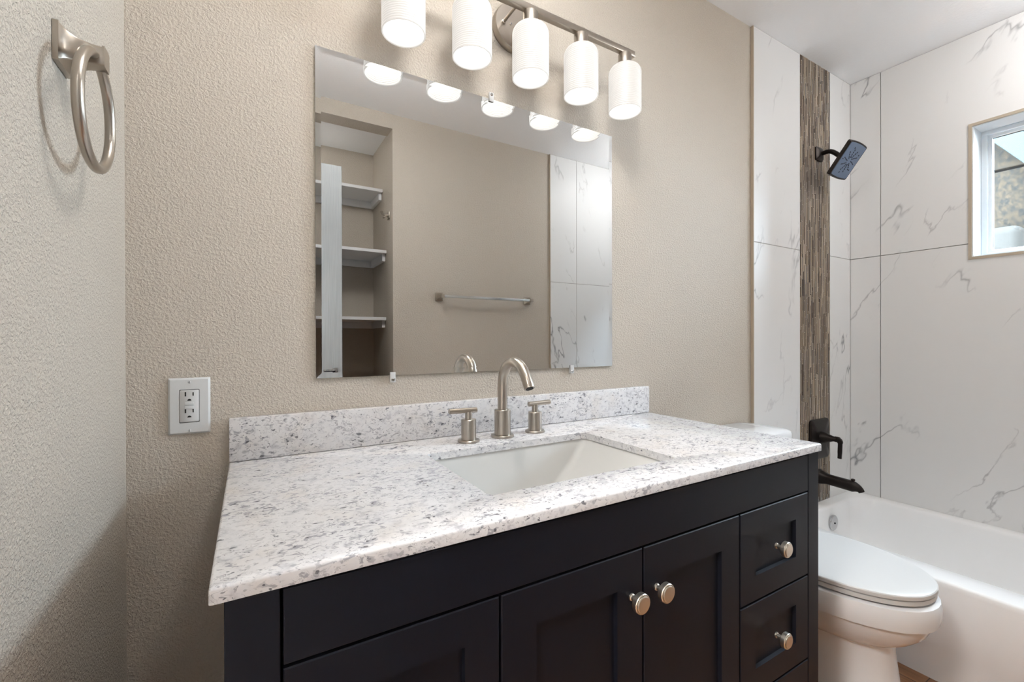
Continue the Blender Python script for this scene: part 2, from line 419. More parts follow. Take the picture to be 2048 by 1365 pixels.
put('gasket', frame_yz(MB(), XW+0.1305, XW+0.1365, WY0+.0455, WY1-.0455, WZ0+.0455, WZ1-.0455, 0.003), M['slot'], sash, smooth=False)

# outside
ext = thing('shed_wall', 'weathered brown panelled shed wall seen outside through the window', 'wall', (4.55, 1.0, 0))
put('wall_panel', MB().box(4.50, 4.60, -0.45, 3.0, 0, 2.244, 0.004), M['ext'], ext, smooth=False)
put('wall_panel', MB().box(4.50, 4.60, -0.45, 3.0, 2.262, 3.6, 0.004), M['ext'], ext, smooth=False)
put('joint_strip', MB().box(4.52, 4.58, -0.45, 3.0, 2.244, 2.262), M['extgap'], ext, smooth=False)
mb = MB().prism([(-0.10, 2.58), (-0.23, 2.58), (-0.62, 2.10), (-0.45, 2.10)], 'x', 4.38, 4.48, 0.003)
tag(put('roof_rafter', mb, M['extbeam'], smooth=False), 'pale painted beam slanting across the shed wall outside the window', 'beam')
tag(put('garden_cover', MB().box(4.30, 4.44, -0.36, -0.16, 0, 1.85, 0.055, 5), M['extsnow']), 'pale cream cover standing outside below the slanting beam', 'cover')
struct(put('ground', MB().box(XW+0.2, 12, -8, 8, -0.1, -0.02), M['extgap'], smooth=False))

struct(put('daylight_blocker', MB().box(3.15, 4.95, -1.95, -1.75, 0, 3.4), M['ext'], smooth=False))  # added unseen wall that keeps daylight off the shower tile

# ------------------------------------------------------------------ hallway and door
struct(put('wall_hall', MB().box(-1.35, -1.25, -2.2, 0.3, 0, ZC).box(-1.25, -T, 0.2, 0.3, 0, ZC).box(-1.25, -T, -2.2, -2.1, 0, ZC), M['hall'], smooth=False))
struct(put('ceiling_hall', MB().box(-1.35, -T, -2.2, 0.3, ZC, ZC+0.06), M['ceiling'], smooth=False))
mb = MB()
for a, b_ in ((-T-0.012, -T), (0.0, 0.012)):
    mb.box(a, b_, DY1, DY1+0.057, 0, DZ+0.057, 0.002).box(a, b_, DY0-0.057, DY0, 0, DZ+0.057, 0.002).box(a, b_, DY0, DY1, DZ, DZ+0.057, 0.002)
mb.box(-T, 0, DY1-0.016, DY1, 0, DZ).box(-T, 0, DY0, DY0+0.016, 0, DZ).box(-T, 0, DY0, DY1, DZ-0.016, DZ)
struct(put('trim_1', mb, M['white'], smooth=False))
dr = sempty('door_1')
put('door_slab', MB().box(0.016, 0.624, -1.385, -1.350, 0.012, 2.045, 0.0015), M['door'], dr, smooth=False)
for z in (0.25, 1.05, 1.85): put('hinge', MB().lathe([(0.006, -0.045), (0.006, 0.045)], (0.010, -1.349, z), 'z', 16), M['nickel'], dr)
put('door_handle', MB().box(0.575, 0.601, -1.350, -1.344, 0.967, 0.993, 0.002).lathe([(0.006, -0.0), (0.006, 0.034)], (0.588, -1.346, 0.980), 'y', 20)
    .box(0.528, 0.596, -1.322, -1.312, 0.9745, 0.9865, 0.002), M['chrome'], dr)
hl = thing('hall_fill_light', 'added square fill light, unseen, on the hallway ceiling outside the doorway', 'light', (-0.7, -0.95, ZC))  # added source out of view, fills the room through the doorway
put('housing', MB().box(-0.97, -0.43, -1.22, -0.68, ZC-0.03, ZC, 0.004), M['white'], hl)
put('diffuser', MB().box(-0.95, -0.45, -1.20, -0.70, ZC-0.045, ZC-0.031, 0.004), M['hall_fill'], hl)
cl = thing('ceiling_fill_light', 'added round glass bowl fill light, unseen, hanging from the ceiling beside the entry door', 'light', (0.68, -0.65, ZC), 'added glass bowl fill lights')  # added bowl lamp out of view, brightens walls and ceiling
put('canopy', MB().lathe([(0.065, 0), (0.065, -0.015), (0.055, -0.022)], (0.68, -0.65, ZC), 'z', 64), M['white'], cl)
put('stem', MB().lathe([(0.02, -0.02), (0.014, -0.03), (0.014, -0.06)], (0.68, -0.65, ZC), 'z', 24), M['nickel'], cl)
put('diffuser', MB().lathe([(0.02, -0.055), (0.10, -0.058), (0.140, -0.068), (0.150, -0.085), (0.150, -0.120), (0.143, -0.145), (0.12, -0.164), (0.08, -0.176), (0.02, -0.181)], (0.68, -0.65, ZC), 'z', 64), M['ceil_fill'], cl)

c2 = copy_tree(cl, (2.58, -1.00, ZC), 'added smaller glass bowl fill light, unseen, hanging from the ceiling above the bathtub'); c2.scale = (0.75, 0.75, 0.75)  # second added bowl lamp out of view, fills the tub side

t = thing('closet_fill_light', 'added small round fill light, unseen, on the closet ceiling behind the entry door', 'light', (0.24, -1.84, CBZ))  # added lamp out of view, brightens the closet
put('housing', MB().lathe([(0.085, 0), (0.085, -0.018), (0.078, -0.022)], (0.24, -1.84, CBZ), 'z', 40), M['white'], t)
put('diffuser', MB().lathe([(0.076, -0.0222), (0.07, -0.034), (0.05, -0.044), (0.01, -0.048)], (0.24, -1.84, CBZ), 'z', 40), M['ceil_fill'], t)

# ------------------------------------------------------------------ closet shelves
def shelf(z, yf, label):
    t = thing('closet_shelf', label, 'shelf', (0.47, CBY+0.1, z), 'closet shelves seen in the mirror')
    put('shelf_board', MB().box(0.002, CBX-0.002, CBY+0.002, yf, z-0.019, z, 0.0015), M['white'], t, smooth=False)
    put('cleat', MB().box(CBX-0.021, CBX-0.002, CBY+0.022, yf-0.03, z-0.064, z-0.0195, 0.001), M['white'], t, smooth=False)
    put('cleat', MB().box(0.002, 0.021, CBY+0.022, yf-0.03, z-0.064, z-0.0195, 0.001), M['white'], t, smooth=False)
    put('cleat', MB().box(0.002, CBX-0.002, CBY+0.002, CBY+0.021, z-0.064, z-0.0195, 0.001), M['white'], t, smooth=False)
shelf(2.105, -1.775, 'narrow white closet shelf, topmost of the three, below the closet ceiling')
shelf(1.698, -1.69, 'white closet shelf between the upper and the lowest one')
shelf(1.279, -1.70, 'lowest white closet shelf, level with the towel bar')
t = thing('robe_hook', 'small nickel robe hook on the closet jamb beside the upper shelves', 'hook', (NX1, -1.60, 1.89))
put('back_plate', MB().box(NX1-0.006, NX1-0.0005, -1.621, -1.579, 1.870, 1.912, 0.002), M['nickel'], t)
put('prong', MB().tube([(NX1-0.006, -1.60, 1.893), (NX1-0.025, -1.60, 1.889), (NX1-0.04, -1.60, 1.897), (NX1-0.046, -1.60, 1.912)], [0.008, 0.006, 0.006, 0.008], 16)
    .tube([(NX1-0.02, -1.60, 1.888), (NX1-0.03, -1.60, 1.876), (NX1-0.038, -1.60, 1.878)], [0.005, 0.005, 0.006], 12), M['nickel'], t)
# towel bar
t = thing('towel_bar', 'square nickel towel bar on the opposite wall, seen in the mirror', 'towel bar', (1.55, YO, 1.405))
for x in (1.225, 1.875):
    put('post', MB().rings([rr(x-.025, x+.025, 1.380, 1.430, .003, YO+.0005, 3, 'y'), rr(x-.025, x+.025, 1.380, 1.430, .003, YO+.008, 3, 'y'),
        rr(x-.014, x+.014, 1.391, 1.419, .003, YO+.022, 3, 'y'), rr(x-.011, x+.011, 1.394, 1.416, .003, YO+.04, 3, 'y'), rr(x-.011, x+.011, 1.394, 1.416, .003, YO+.070, 3, 'y')]), M['nickel'], t)
put('bar', MB().box(1.236, 1.864, YO+.050, YO+.066, 1.397, 1.413, 0.0025), M['bar'], t)

# ------------------------------------------------------------------ towel ring on the left wall
YR, ZR = -0.342, 1.505
t = thing('towel_ring', 'brushed nickel towel ring on the left wall', 'towel ring', (0, YR, ZR))
def sq(x, hy, hz, dz=0.0, r=0.002): return rr(YR-hy, YR+hy, ZR+dz-hz, ZR+dz+hz, r, x, 3, 'x')
put('wall_plate', MB().rings([sq(.0005, .0255, .0245), sq(.006, .0255, .0245), sq(.0065, .0235, .0225), sq(.012, .0185, .018), sq(.018, .0145, .0155),
    sq(.026, .0120, .0135), sq(.034, .0108, .0125), sq(.043, .0105, .0122), sq(.0434, .0122, .0132), sq(.0458, .0122, .0132)]), M['nickel'], t)
rc = Vector((0.0335, YR+0.004, ZR-0.0695)); pts = []
for i in range(72):
    a = 2*PI*i/72; pts.append(rc+Vector((0.001*math.cos(a), 0.0710*math.sin(a), 0.0710*math.cos(a))))
put('ring', MB().tube(pts, 0.0062, 20, closed=True, up=(1, 0, 0)), M['nickel'], t)

# ------------------------------------------------------------------ outlet
OX0, OZ0 = 0.0655, 0.9455
t = thing('wall_outlet', 'white duplex outlet with test buttons on the vanity wall', 'outlet', (OX0+.035, 0, OZ0+.057))
X0, X1, Z0, Z1 = OX0, OX0+.070, OZ0, OZ0+.1143
put('face_plate', MB().rings([rr(X0, X1, Z0, Z1, .0015, -.0005, 3, 'y'), rr(X0, X1, Z0, Z1, .0015, -.002, 3, 'y'), rr(X0+.0035, X1-.0035, Z0+.0035, Z1-.0035, .0015, -.0058, 3, 'y'),
    rr(X0+.0181, X1-.0181, Z0+.0234, Z1-.0234, .002, -.0062, 3, 'y'), rr(X0+.0183, X1-.0183, Z0+.0236, Z1-.0236, .002, -.0015, 3, 'y')]), M['plastic'], t)
put('recess', MB().box(X0+.0165, X1-.0165, -.0022, -.0016, Z0+.022, Z1-.022), M['slot'], t, smooth=False)
xc = OX0+.035; zc = OZ0+.0572
put('receptacle', MB().rings([rr(xc-.0160, xc+.0160, zc-.0325, zc+.0325, .002, -.001, 3, 'y'), rr(xc-.0160, xc+.0160, zc-.0325, zc+.0325, .002, -.0062, 3, 'y'), rr(xc-.0150, xc+.0150, zc-.0315, zc+.0315, .002, -.0070, 3, 'y')]), M['plastic'], t)
rec = [c for c in t.children if c.name.startswith('receptacle')][0]
for dz in (0.0215, -0.0125):
    zz = zc+dz
    put('slot', MB().box(xc-.0076, xc-.0053, -.0074, -.0066, zz-.0015, zz+.0072), M['slot'], rec, smooth=False)
    put('slot', MB().box(xc+.0053, xc+.0073, -.0074, -.0066, zz-.0008, zz+.0062), M['slot'], rec, smooth=False)
    pp = [(xc+.0034*math.cos(a), zz-.0105+.0038*math.sin(a)) for a in [PI*k/12 for k in range(13)]]
    put('ground_hole', MB().prism(pp, 'y', -.0074, -.0066), M['slot'], rec, smooth=False)
for z in (zc+.0012+.0035, zc-.0065+.0035):
    put('button', MB().box(xc-.0075, xc+.0075, -.0082, -.0066, z-.0030, z+.0030, 0.0004), M['plastic'], t)
for z in (Z0+.0075, Z1-.0085):
    s_ = put('screw', MB().lathe([(.0028, 0), (.0028, -.0010), (.0018, -.0016)], (xc, -.0058, z), 'y', 20), M['plastic'], t)
    put('screw_slot', MB().box(xc-.0004, xc+.0004, -.0077, -.0072, z-.0024, z+.0024), M['slot'], s_, smooth=False)

# ------------------------------------------------------------------ mirror
MXa, MXb, MZa, MZb = 0.338, 1.252, 1.0477, 1.8156
BV = 0.0125; DL = BV*math.tan(math.radians(2.7))
t = thing('wall_mirror', 'wide frameless wall mirror with angled glass rim above the faucet', 'mirror', ((MXa+MXb)/2, 0, MZa))
def rect(x0, x1, z0, z1, y): return [(x0, y, z0), (x1, y, z0), (x1, y, z1), (x0, y, z1)]
put('mirror_backing', MB().rings([rect(MXa, MXb, MZa, MZb, -.0008), rect(MXa, MXb, MZa, MZb, -.0056)]), M['mirror_edge'], t, smooth=False)
put('mirror_glass', MB().rings([rect(MXa+BV, MXb-BV, MZa+BV, MZb-BV, -.0057), rect(MXa+BV, MXb-BV, MZa+BV, MZb-BV, -.0060)]), M['mirror'], t, smooth=False)
mb = MB(); mb.rings([rect(MXa+BV, MXb-BV, MZa+BV, MZb-BV, -.0060), rect(MXa, MXb, MZa, MZb, -.0060-DL), rect(MXa, MXb, MZa, MZb, -.0057)], False, False)
put('bevel', mb, M['mirror'], t, smooth=False)
def clip(x, z, up, label):
    c = thing('mirror_clip', label, 'clip', (x, 0, z), 'clear mirror clips')
    s = 1 if up else -1
    put('clip_body', MB().box(x-.007, x+.007, -.0105, -.0070, min(z-s*.008, z+s*.018), max(z-s*.008, z+s*.018), 0.001)
        .box(x-.006, x+.006, -.0072, -.0006, min(z+s*.001, z+s*.018), max(z+s*.001, z+s*.018), 0.001), M['clear'], c)
    put('screw', MB().lathe([(.0042, 0), (.0042, -.0012), (.0028, -.0026)], (x, -.0105, z+s*.011), 'y', 20), M['chrome'], c)
clip(0.5145, MZa, False, 'clear plastic clip at the mirror bottom edge, left of the faucet')
clip(1.0804, MZa, False, 'clear plastic clip at the mirror bottom edge, right of the faucet')
clip(0.7956, MZb, True, 'clear plastic clip with screw at the mirror top edge')

# ------------------------------------------------------------------ vanity light
LX = [0.517, 0.6925, 0.868, 1.0435, 1.219]; LY = -0.100; ZB = 2.036
t = thing('vanity_light', 'five-shade brushed nickel vanity light above the mirror', 'light', (0.868, 0, ZB))
put('canopy', MB().lathe([(.066, -.0005), (.0665, -.004), (.0665, -.019), (.0645, -.0225), (.01, -.0230)], (.868, 0, ZB), 'y', 64), M['nickel'], t)
put('crossbar', MB().box(.480, 1.256, LY-.0085, LY+.0085, ZB-.009, ZB+.009, 0.0015), M['nickel'], t)
for x in (.828, .908):
    put('support_arm', MB().lathe([(.0065, -.0225), (.0065, -.027), (.0042, -.0275), (.0042, LY+.012), (.0058, LY+.012), (.0058, LY+.006)], (x, 0, ZB), 'y', 20), M['nickel'], t)
for x in (.850, .886):
    put('canopy_screw', MB().lathe([(.0032, -.0228), (.0032, -.027), (.002, -.0285)], (x, 0, ZB), 'y', 16), M['chrome'], t)
ZS0, ZS1, RS = 1.8475, 1.990, 0.0500
for x in LX:
    o = (x, LY, 0)
    put('socket_cup', MB().lathe([(.0195, ZB-.009), (.0205, ZB-.011), (.0205, ZS1+.001), (.0235, ZS1-.001), (.0235, ZS1-.003)], o, 'z', 40), M['nickel'], t)
    prof = [(.022, ZS1-.0005)]
    for k in range(9):
        a = PI/2*k/8; prof.append((RS-.024+.024*math.sin(a), ZS1-.001-.024*(1-math.cos(a))))
    for k in range(1, 9): prof.append((RS, ZS1-.025-(ZS1-.025-ZS0)*k/8))
    prof += [(RS-.0012, ZS0-.0012), (RS-.0034, ZS0)]
    for k in range(1, 7): prof.append((RS-.0036, ZS0+(ZS1-.027-ZS0)*k/6))
    prof += [(RS-.012, ZS1-.012), (.022, ZS1-.0045)]
    put('glass_shade', MB().lathe(prof, o, 'z', 64, False, False), M['shade'], t)
    bp = [(.012, ZS1-.004), (.0125, ZS1-.020)]
    put('lamp_holder', MB().lathe(bp, o, 'z', 24), M['plastic'], t)
    bp = [(.0115, ZS1-.020), (.014, ZS1-.030)] + [(.021*math.cos(a), ZS1-.050-.021*math.sin(a)) for a in [-0.6+ (PI/2+0.55)*k/10 for k in range(11)]]
    put('bulb', MB().lathe(bp, o, 'z', 24), M['bulb'], t)

# ------------------------------------------------------------------ countertop, backsplash, sink
CX0, CX1, CYF, CZ, CT = 0.1686, 1.4140, -0.566, 0.880, 0.0175
SX0, SX1, SY0, SY1 = 0.545, 1.0045, -0.472, -0.158
def cr(x0, x1, y0, y1, r, z): return rr(x0, x1, y0, y1, r, z, 6)
e = 0.0035
mb = MB().rings([cr(CX0, CX1, CYF, -.001, .003, CZ-CT), cr(CX0, CX1, CYF, -.001, .003, CZ-e), cr(CX0+e*.3, CX1-e*.3, CYF+e*.3, -.001, .003, CZ-e*.3), cr(CX0+e, CX1-e, CYF+e, -.001, .003, CZ),
    cr(SX0, SX1, SY0, SY1, .014, CZ), cr(SX0+.0015, SX1-.0015, SY0+.0015, SY1-.0015, .014, CZ-.0012), cr(SX0+.0015, SX1-.0015, SY0+.0015, SY1-.0015, .014, CZ-CT)], loop=True)
tag(put('countertop', mb, M['granite'], angle=50), 'speckled white granite countertop with a rectangular sink cutout', 'countertop')
tag(put('backsplash', MB().box(CX0, CX1, -.020, -.001, CZ+.0010, .9718, .0015), M['granite']), 'speckled granite backsplash strip standing along the wall', 'backsplash')
t = thing('sink', 'white rectangular undermount sink set in the granite countertop', 'sink', ((SX0+SX1)/2, (SY0+SY1)/2, CZ-CT-.13))
zt = CZ-CT-.0004
rs = []
A0 = (SX0-.02, SX1+.02, SY0-.02, SY1+.02)
def lerp(a, b_, k): return a+(b_-a)*k
bot = (SX0+.055, SX1-.105, SY0+.035, SY1-.010)
rs.append(cr(*A0, .02, zt-.012)); rs.append(cr(*A0, .02, zt)); rs.append(cr(SX0-.003, SX1+.003, SY0-.003, SY1+.003, .016, zt))
top = (SX0-.001, SX1+.001, SY0-.001, SY1+.001)
for k in range(1, 9):
    s = k/8; f = 1-math.cos(s*PI/2)*1.0; f = lerp(s, f, 0.25); f = 0 if k == 0 else f
    rs.append(cr(*[lerp(a, b_, f) for a, b_ in zip(top, bot)], lerp(.016, .028, s), zt-.118*s))
c = ((bot[0]+bot[1])/2, (bot[2]+bot[3])/2)
for q, dz in ((0.10, .123), (0.30, .126), (0.8, .128)):
    rs.append(cr(lerp(bot[0], c[0], q), lerp(bot[1], c[0], q), lerp(bot[2], c[1], q), lerp(bot[3], c[1], q), .020*(1-q)+.004, zt-dz))
put('basin', MB().rings(rs, False, True), M['sinkmat'], t, angle=25)
put('drain', MB().lathe([(.001, .001), (.018, .001), (.021, .003), (.023, .001), (.023, -.002)], (c[0], c[1], zt-.1275), 'z', 32), M['nickel'], t)

# ------------------------------------------------------------------ faucet
FX, FY = 0.781, -0.094
t = thing('faucet', 'brushed nickel gooseneck faucet with two lever handles behind the sink', 'faucet', (FX, FY, CZ))
put('base_flange', MB().lathe([(.0305, .0002), (.0305, .005), (.029, .0065), (.018, .0068)], (FX, FY, CZ), 'z', 48), M['nickel'], t)
put('body', MB().lathe([(.0215, .0065), (.0215, .071), (.0205, .0722), (.012, .0724)], (FX, FY, CZ), 'z', 48), M['nickel'], t)
ctrl = [(-.094, .950), (-.094, .985), (-.0942, 1.012), (-.0965, 1.032), (-.104, 1.052), (-.117, 1.068), (-.135, 1.0775), (-.152, 1.0795), (-.172, 1.0765), (-.191, 1.0665), (-.206, 1.051), (-.2175, 1.0345), (-.2265, 1.019)]
def catmull(P, n=6):
    P = [Vector(p) for p in P]; out = []
    for i in range(len(P)-1):
        p0, p1, p2, p3 = P[max(i-1, 0)], P[i], P[i+1], P[min(i+2, len(P)-1)]
        for k in range(n):
            s = k/n; out.append(0.5*((2*p1)+(p2-p0)*s+(2*p0-5*p1+4*p2-p3)*s*s+(3*p1-p0-3*p2+p3)*s**3))
    out.append(P[-1]); return out
sw = 0.0
path = catmull([(FX+sw*(-.094-y), y, z) for y, z in ctrl], 5)
put('spout_tube', MB().tube(path, .0132, 28, up=(1, 0, 0)), M['nickel'], t)
e1, e0 = path[-1], path[-2]; d = (e1-e0).normalized()
put('aerator', MB().tube([e1+d*.0001, e1+d*.0012], .0095, 24, up=(1, 0, 0)), M['slot'], t)
def handle(x, y, sgn):
    h_ = put('handle', MB().lathe([(.0188, .006), (.0188, .0555), (.0178, .0566), (.008, .0568)], (x, y, CZ), 'z', 48), M['nickel'], t)
    put('base_flange', MB().lathe([(.0275, .0002), (.0275, .0045), (.026, .006), (.016, .0062)], (x, y, CZ), 'z', 48), M['nickel'], h_)
    put('stem', MB().lathe([(.0088, .0566), (.0088, .076)], (x, y, CZ), 'z', 32), M['nickel'], h_)
    xa, xb = (x+sgn*.052, x-sgn*.022)
    put('lever', MB().tube([(xa, y+.002, CZ+.0795), (xa-sgn*.001, y+.002, CZ+.0795), (xb+sgn*.001, y-.001, CZ+.0785), (xb, y-.001, CZ+.0785)], [.0055, .0065, .0065, .0055], 24), M['nickel'], h_)
handle(.680, -.1000, -1); handle(.888, -.0875, 1)

# ------------------------------------------------------------------ vanity cabinet
t = thing('vanity_cabinet', 'dark espresso vanity cabinet with shaker doors and drawers', 'cabinet', (0.795, -0.28, 0))
VX0, VX1, VY = 0.182, 1.408, -0.561
ZT = CZ-CT-.0008
SL, SR = 0.2345, 1.3615            # inner edges of the end stiles
put('side_panel', MB().box(VX0, VX0+.018, VY+.019, -.003, 0, ZT), M['cabinet'], t, smooth=False)
put('side_panel', MB().box(VX1-.018, VX1, VY+.019, -.003, 0, ZT), M['cabinet'], t, smooth=False)
put('carcass', MB().box(VX0+.0185, VX1-.0185, VY+.022, VY+.030, .09, ZT-.004).box(VX0+.0185, VX1-.0185, VY+.03, -.003, .085, .10)
    .box(VX0+.0185, VX1-.0185, -.008, -.003, .10, ZT-.14), M['cabinet_in'], t, smooth=False)
put('stile', MB().box(VX0, SL, VY, VY+.0185, 0, ZT, .001), M['cabinet'], t, smooth=False)
put('stile', MB().box(SR, VX1, VY, VY+.0185, 0, ZT, .001), M['cabinet'], t, smooth=False)
put('bottom_rail', MB().box(SL+.0005, SR-.0005, VY+.001, VY+.0185, .09, .160, .001), M['cabinet'], t, smooth=False)
put('toe_kick', MB().box(SL, SR, VY+.07, VY+.085, 0, .0895), M['cabinet'], t, smooth=False)
put('false_front', MB().box(SL+.003, SR-.0025, VY, VY+.0185, .7725, ZT-.004, .0012), M['cabinet'], t, smooth=False)
def front(x0, x1, z0, z1, m_, name):
    """one shaker front: frame, recessed panel"""
    y = VY; mb = MB()
    r0 = lambda i, yy: rect(x0+i, x1-i, z0+i, z1-i, yy)
    mb.rings([r0(0, y+.0185), r0(0, y+.0015), r0(.0015, y), r0(m_, y), r0(m_+.001, y+.008), r0(m_+.01, y+.008)], True, True)
    return put(name, mb, M['cabinet'], t, smooth=False)
def knob(x, z, par):
    o = (x, VY, z)
    if par in (None,): return
    return put('knob', MB().lathe([(.0065, -.0002), (.0062, -.003), (.0048, -.0045), (.0046, -.0150), (.0066, -.0165)], o, 'y', 28)
        .lathe([(.0066, -.0165), (.0155, -.0168), (.0170, -.0182), (.0170, -.0262), (.0162, -.0275), (.0150, -.0277), (.0148, -.0268), (.0143, -.0268), (.0141, -.0288), (.0130, -.0297), (.002, -.0299)], o, 'y', 40), M['satin'], par, angle=28)
cols = [(SL+.003, .5128), (1.0892, SR-.0025)]
rows = [(.572, .768), (.3705, .568), (.164, .3665)]
for (a, b_) in cols:
    for (z0, z1) in rows:
        f = front(a, b_, z0, z1, .054, 'drawer')
        knob((a+b_)/2-.003, (z0+z1)/2+.003, f)
d1 = front(.5168, .8010, .164, .768, .060, 'door'); knob(.7735, .6905, d1)
d2 = front(.8050, 1.0852, .164, .768, .060, 'door'); knob(.8355, .6905, d2)

# ------------------------------------------------------------------ toilet
TXC = 1.803
t = thing('toilet', 'white toilet with closed seat lid between the vanity and the bathtub', 'toilet', (TXC, -0.4, 0))
def egg(yb, yf, hw, z, n=48, p=2.0, yc=None, xc=TXC, ex=2.0):
    """egg outline: rounded rear at yb, long nose at yf"""
    yc = yc if yc is not None else lerp(yb, yf, .42); pts = []
    for i in range(n):
        a = 2*PI*i/n; c_, s_ = math.cos(a), math.sin(a)
        x = hw*math.copysign(abs(c_)**(2/p), c_)
        y = yc+((yb-yc) if s_ > 0 else (yc-yf))*math.copysign(abs(s_)**(2/(p if s_ > 0 else ex)), s_)
        pts.append((xc+x, y, z))
    return pts
BR = [ # z, back, front, half width, p
 (0.000, -.10, -.600, .130, 3.0), (.02, -.10, -.600, .130, 3.0), (.05, -.10, -.594, .122, 2.8), (.15, -.11, -.584, .112, 2.6), (.22, -.12, -.575, .114, 2.5), (.255, -.13, -.575, .120, 2.4),
 (.262, -.14, -.590, .135, 2.3), (.285, -.15, -.622, .155, 2.2), (.31, -.16, -.645, .168, 2.2), (.338, -.17, -.658, .176, 2.15), (.348, -.17, -.661, .178, 2.15), (.351, -.172, -.671, .186, 2.15), (.37, -.172, -.675, .189, 2.15),
 (.398, -.172, -.675, .189, 2.15), (.410, -.174, -.672, .186, 2.15), (.4145, -.18, -.662, .177, 2.15)]
put('bowl', MB().rings([egg(b_, f_, hw, z, p=p_) for z, b_, f_, hw, p_ in BR]), M['porcelain'], t, angle=24)
put('seat', MB().rings([egg(-.245, -.652, .168, .4195, p=2.2), egg(-.240, -.664, .179, .4222, p=2.2), egg(-.240, -.664, .179, .4335, p=2.2), egg(-.243, -.660, .176, .4347, p=2.2)]), M['plastic'], t, angle=24)
put('seat_lid', MB().rings([egg(-.245, -.657, .174, .4360, p=2.2), egg(-.238, -.666, .181, .4378, p=2.2), egg(-.238, -.666, .181, .4468, p=2.2), egg(-.240, -.664, .179, .4495, p=2.2), egg(-.244, -.660, .175, .4508, p=2.2), egg(-.262, -.640, .158, .4516, p=2.2), egg(-.36, -.52, .06, .4522, p=2.2)]), M['plastic'], t, angle=24)
for s in (-1, 1): put('hinge', MB().lathe([(.012, -.02), (.012, .02)], (TXC+s*.075, -.225, .436), 'x', 20), M['plastic'], t)
put('tank', MB().rings([rr(TXC-.17, TXC+.17, -.175, -.015, .04, .405, 8), rr(TXC-.185, TXC+.185, -.185, -.015, .04, .45, 8), rr(TXC-.200, TXC+.200, -.195, -.015, .035, .752, 8)]), M['porcelain'], t)
def lidring(gw, z, r=.045):
    pts = rr(TXC-.210-gw, TXC+.210+gw, -.203-gw, -.008, r, z, 8)
    return [(x, y-(.012*(1-((x-TXC)/.21)**2) if y < -.1 else 0), zz) for x, y, zz in pts]
put('tank_lid', MB().rings([lidring(-.004, .7525), lidring(0, .756), lidring(0, .778), lidring(-.003, .784), lidring(-.012, .788), lidring(-.06, .790, .02)]), M['porcelain'], t)
put('flush_lever', MB().lathe([(.011, 0), (.011, -.008)], (TXC-.14, -.19, .70), 'y', 20).tube([(TXC-.14, -.202, .70), (TXC-.10, -.205, .698), (TXC-.065, -.205, .694)], [.006, .005, .006], 14), M['chrome'], t)

# ------------------------------------------------------------------ bathtub
TXa = XW-.765; TBy0, TBy1 = YO+.0135, TB-.0015
t = thing('bathtub', 'white alcove bathtub along the tiled wall', 'bathtub', (2.54, -0.76, 0))
ZR_ = 0.3415
XR = XW-.002
O = lambda z, i=0.0, r=.004: rr(TXa+i, XR, TBy0, TBy1, r, z, 8)
ix0, ix1, iy0, iy1 = TXa+.120, XR-.050, TBy0+.09, TBy1-.052
I = lambda z, a, r: rr(ix0+a, ix1-a*.8, iy0+a*1.6, iy1-a*.7, r, z, 8)
rs = [O(0, .006), O(.112, .006), O(.122, 0), O(ZR_-.020, 0), O(ZR_-.007, .002), O(ZR_-.0015, .007), O(ZR_, .014),
      I(ZR_-.001, -.012, .11), I(ZR_-.005, -.004, .10), I(ZR_-.014, .002, .10), I(.27, .010, .10), I(.16, .024, .10), I(.10, .040, .10), I(.072, .062, .10), I(.060, .10, .09), I(.057, .16, .06)]
put('shell', MB().rings(rs, False, True), M['tub'], t, angle=50)
ov = put('overflow_cover', MB().lathe([(.034, .004), (.036, -.001), (.036, -.007), (.033, -.010), (.010, -.0115), (.003, -.0115)], (2.592, iy1-.007, .262), 'y', 40), M['chrome'], t)
put('screw', MB().lathe([(.004, -.011), (.004, -.0135)], (2.592, iy1-.007, .262), 'y', 14), M['slot'], ov)
put('drain', MB().lathe([(.001, .003), (.028, .003), (.034, .0005)], (2.592, -.32, .057), 'z', 32), M['chrome'], t)

# ------------------------------------------------------------------ shower fittings
SXc = 2.590
t = thing('shower_fixture', 'square dark bronze shower head with blue grey spray face', 'shower head', (SXc, TB, 2.034))
yw = TB-.0035
put('wall_flange', MB().rings([rr(SXc-.032, SXc+.032, 2.002, 2.066, .006, yw+.003, 4, 'y'), rr(SXc-.032, SXc+.032, 2.002, 2.066, .006, yw-.004, 4, 'y'), rr(SXc-.024, SXc+.024, 2.010, 2.058, .006, yw-.010, 4, 'y'), rr(SXc-.012, SXc+.012, 2.022, 2.046, .010, yw-.016, 4, 'y')]), M['bronze'], t)
armp = catmull([(SXc, yw-.008, 2.030), (SXc, -.040, 2.033), (SXc, -.060, 2.032), (SXc, -.078, 2.022), (SXc, -.098, 2.002), (SXc, -.112, 1.988)], 5)
put('arm', MB().tube(armp, .0105, 20, up=(1, 0, 0)), M['bronze'], t)
# head plane: down the slope and its normal
hc = Vector((SXc, -.1345, 1.963)); dn = Vector((0, .090, -.124)).normalized(); ax = Vector((1, 0, 0)); nn = Vector((0, -.124, -.090)).normalized()
def hring(h, wv_, d_, bow=.006, n=7):
    """outline with slightly bowed top and bottom edges"""
    pts = []
    cs = [(-wv_, -h), (wv_, -h), (wv_, h), (-wv_, h)]
    for i in range(4):
        a, b2 = cs[i], cs[(i+1) % 4]
        for k in range(n):
            s = .03+k/(n-1)*.94; u, v = lerp(a[0], b2[0], s), lerp(a[1], b2[1], s)
            q = bow*4*s*(1-s)
            if i == 0: v -= q
            if i == 2: v += q
            pts.append(hc+ax*u+dn*v+nn*d_)
    return pts
put('head', MB().rings([hring(.030, .030, -.020), hring(.066, .066, -.012), hring(.076, .076, -.009), hring(.0765, .0765, .004), hring(.074, .074, .0075), hring(.070, .070, .0065)]), M['bronze'], t, angle=30)
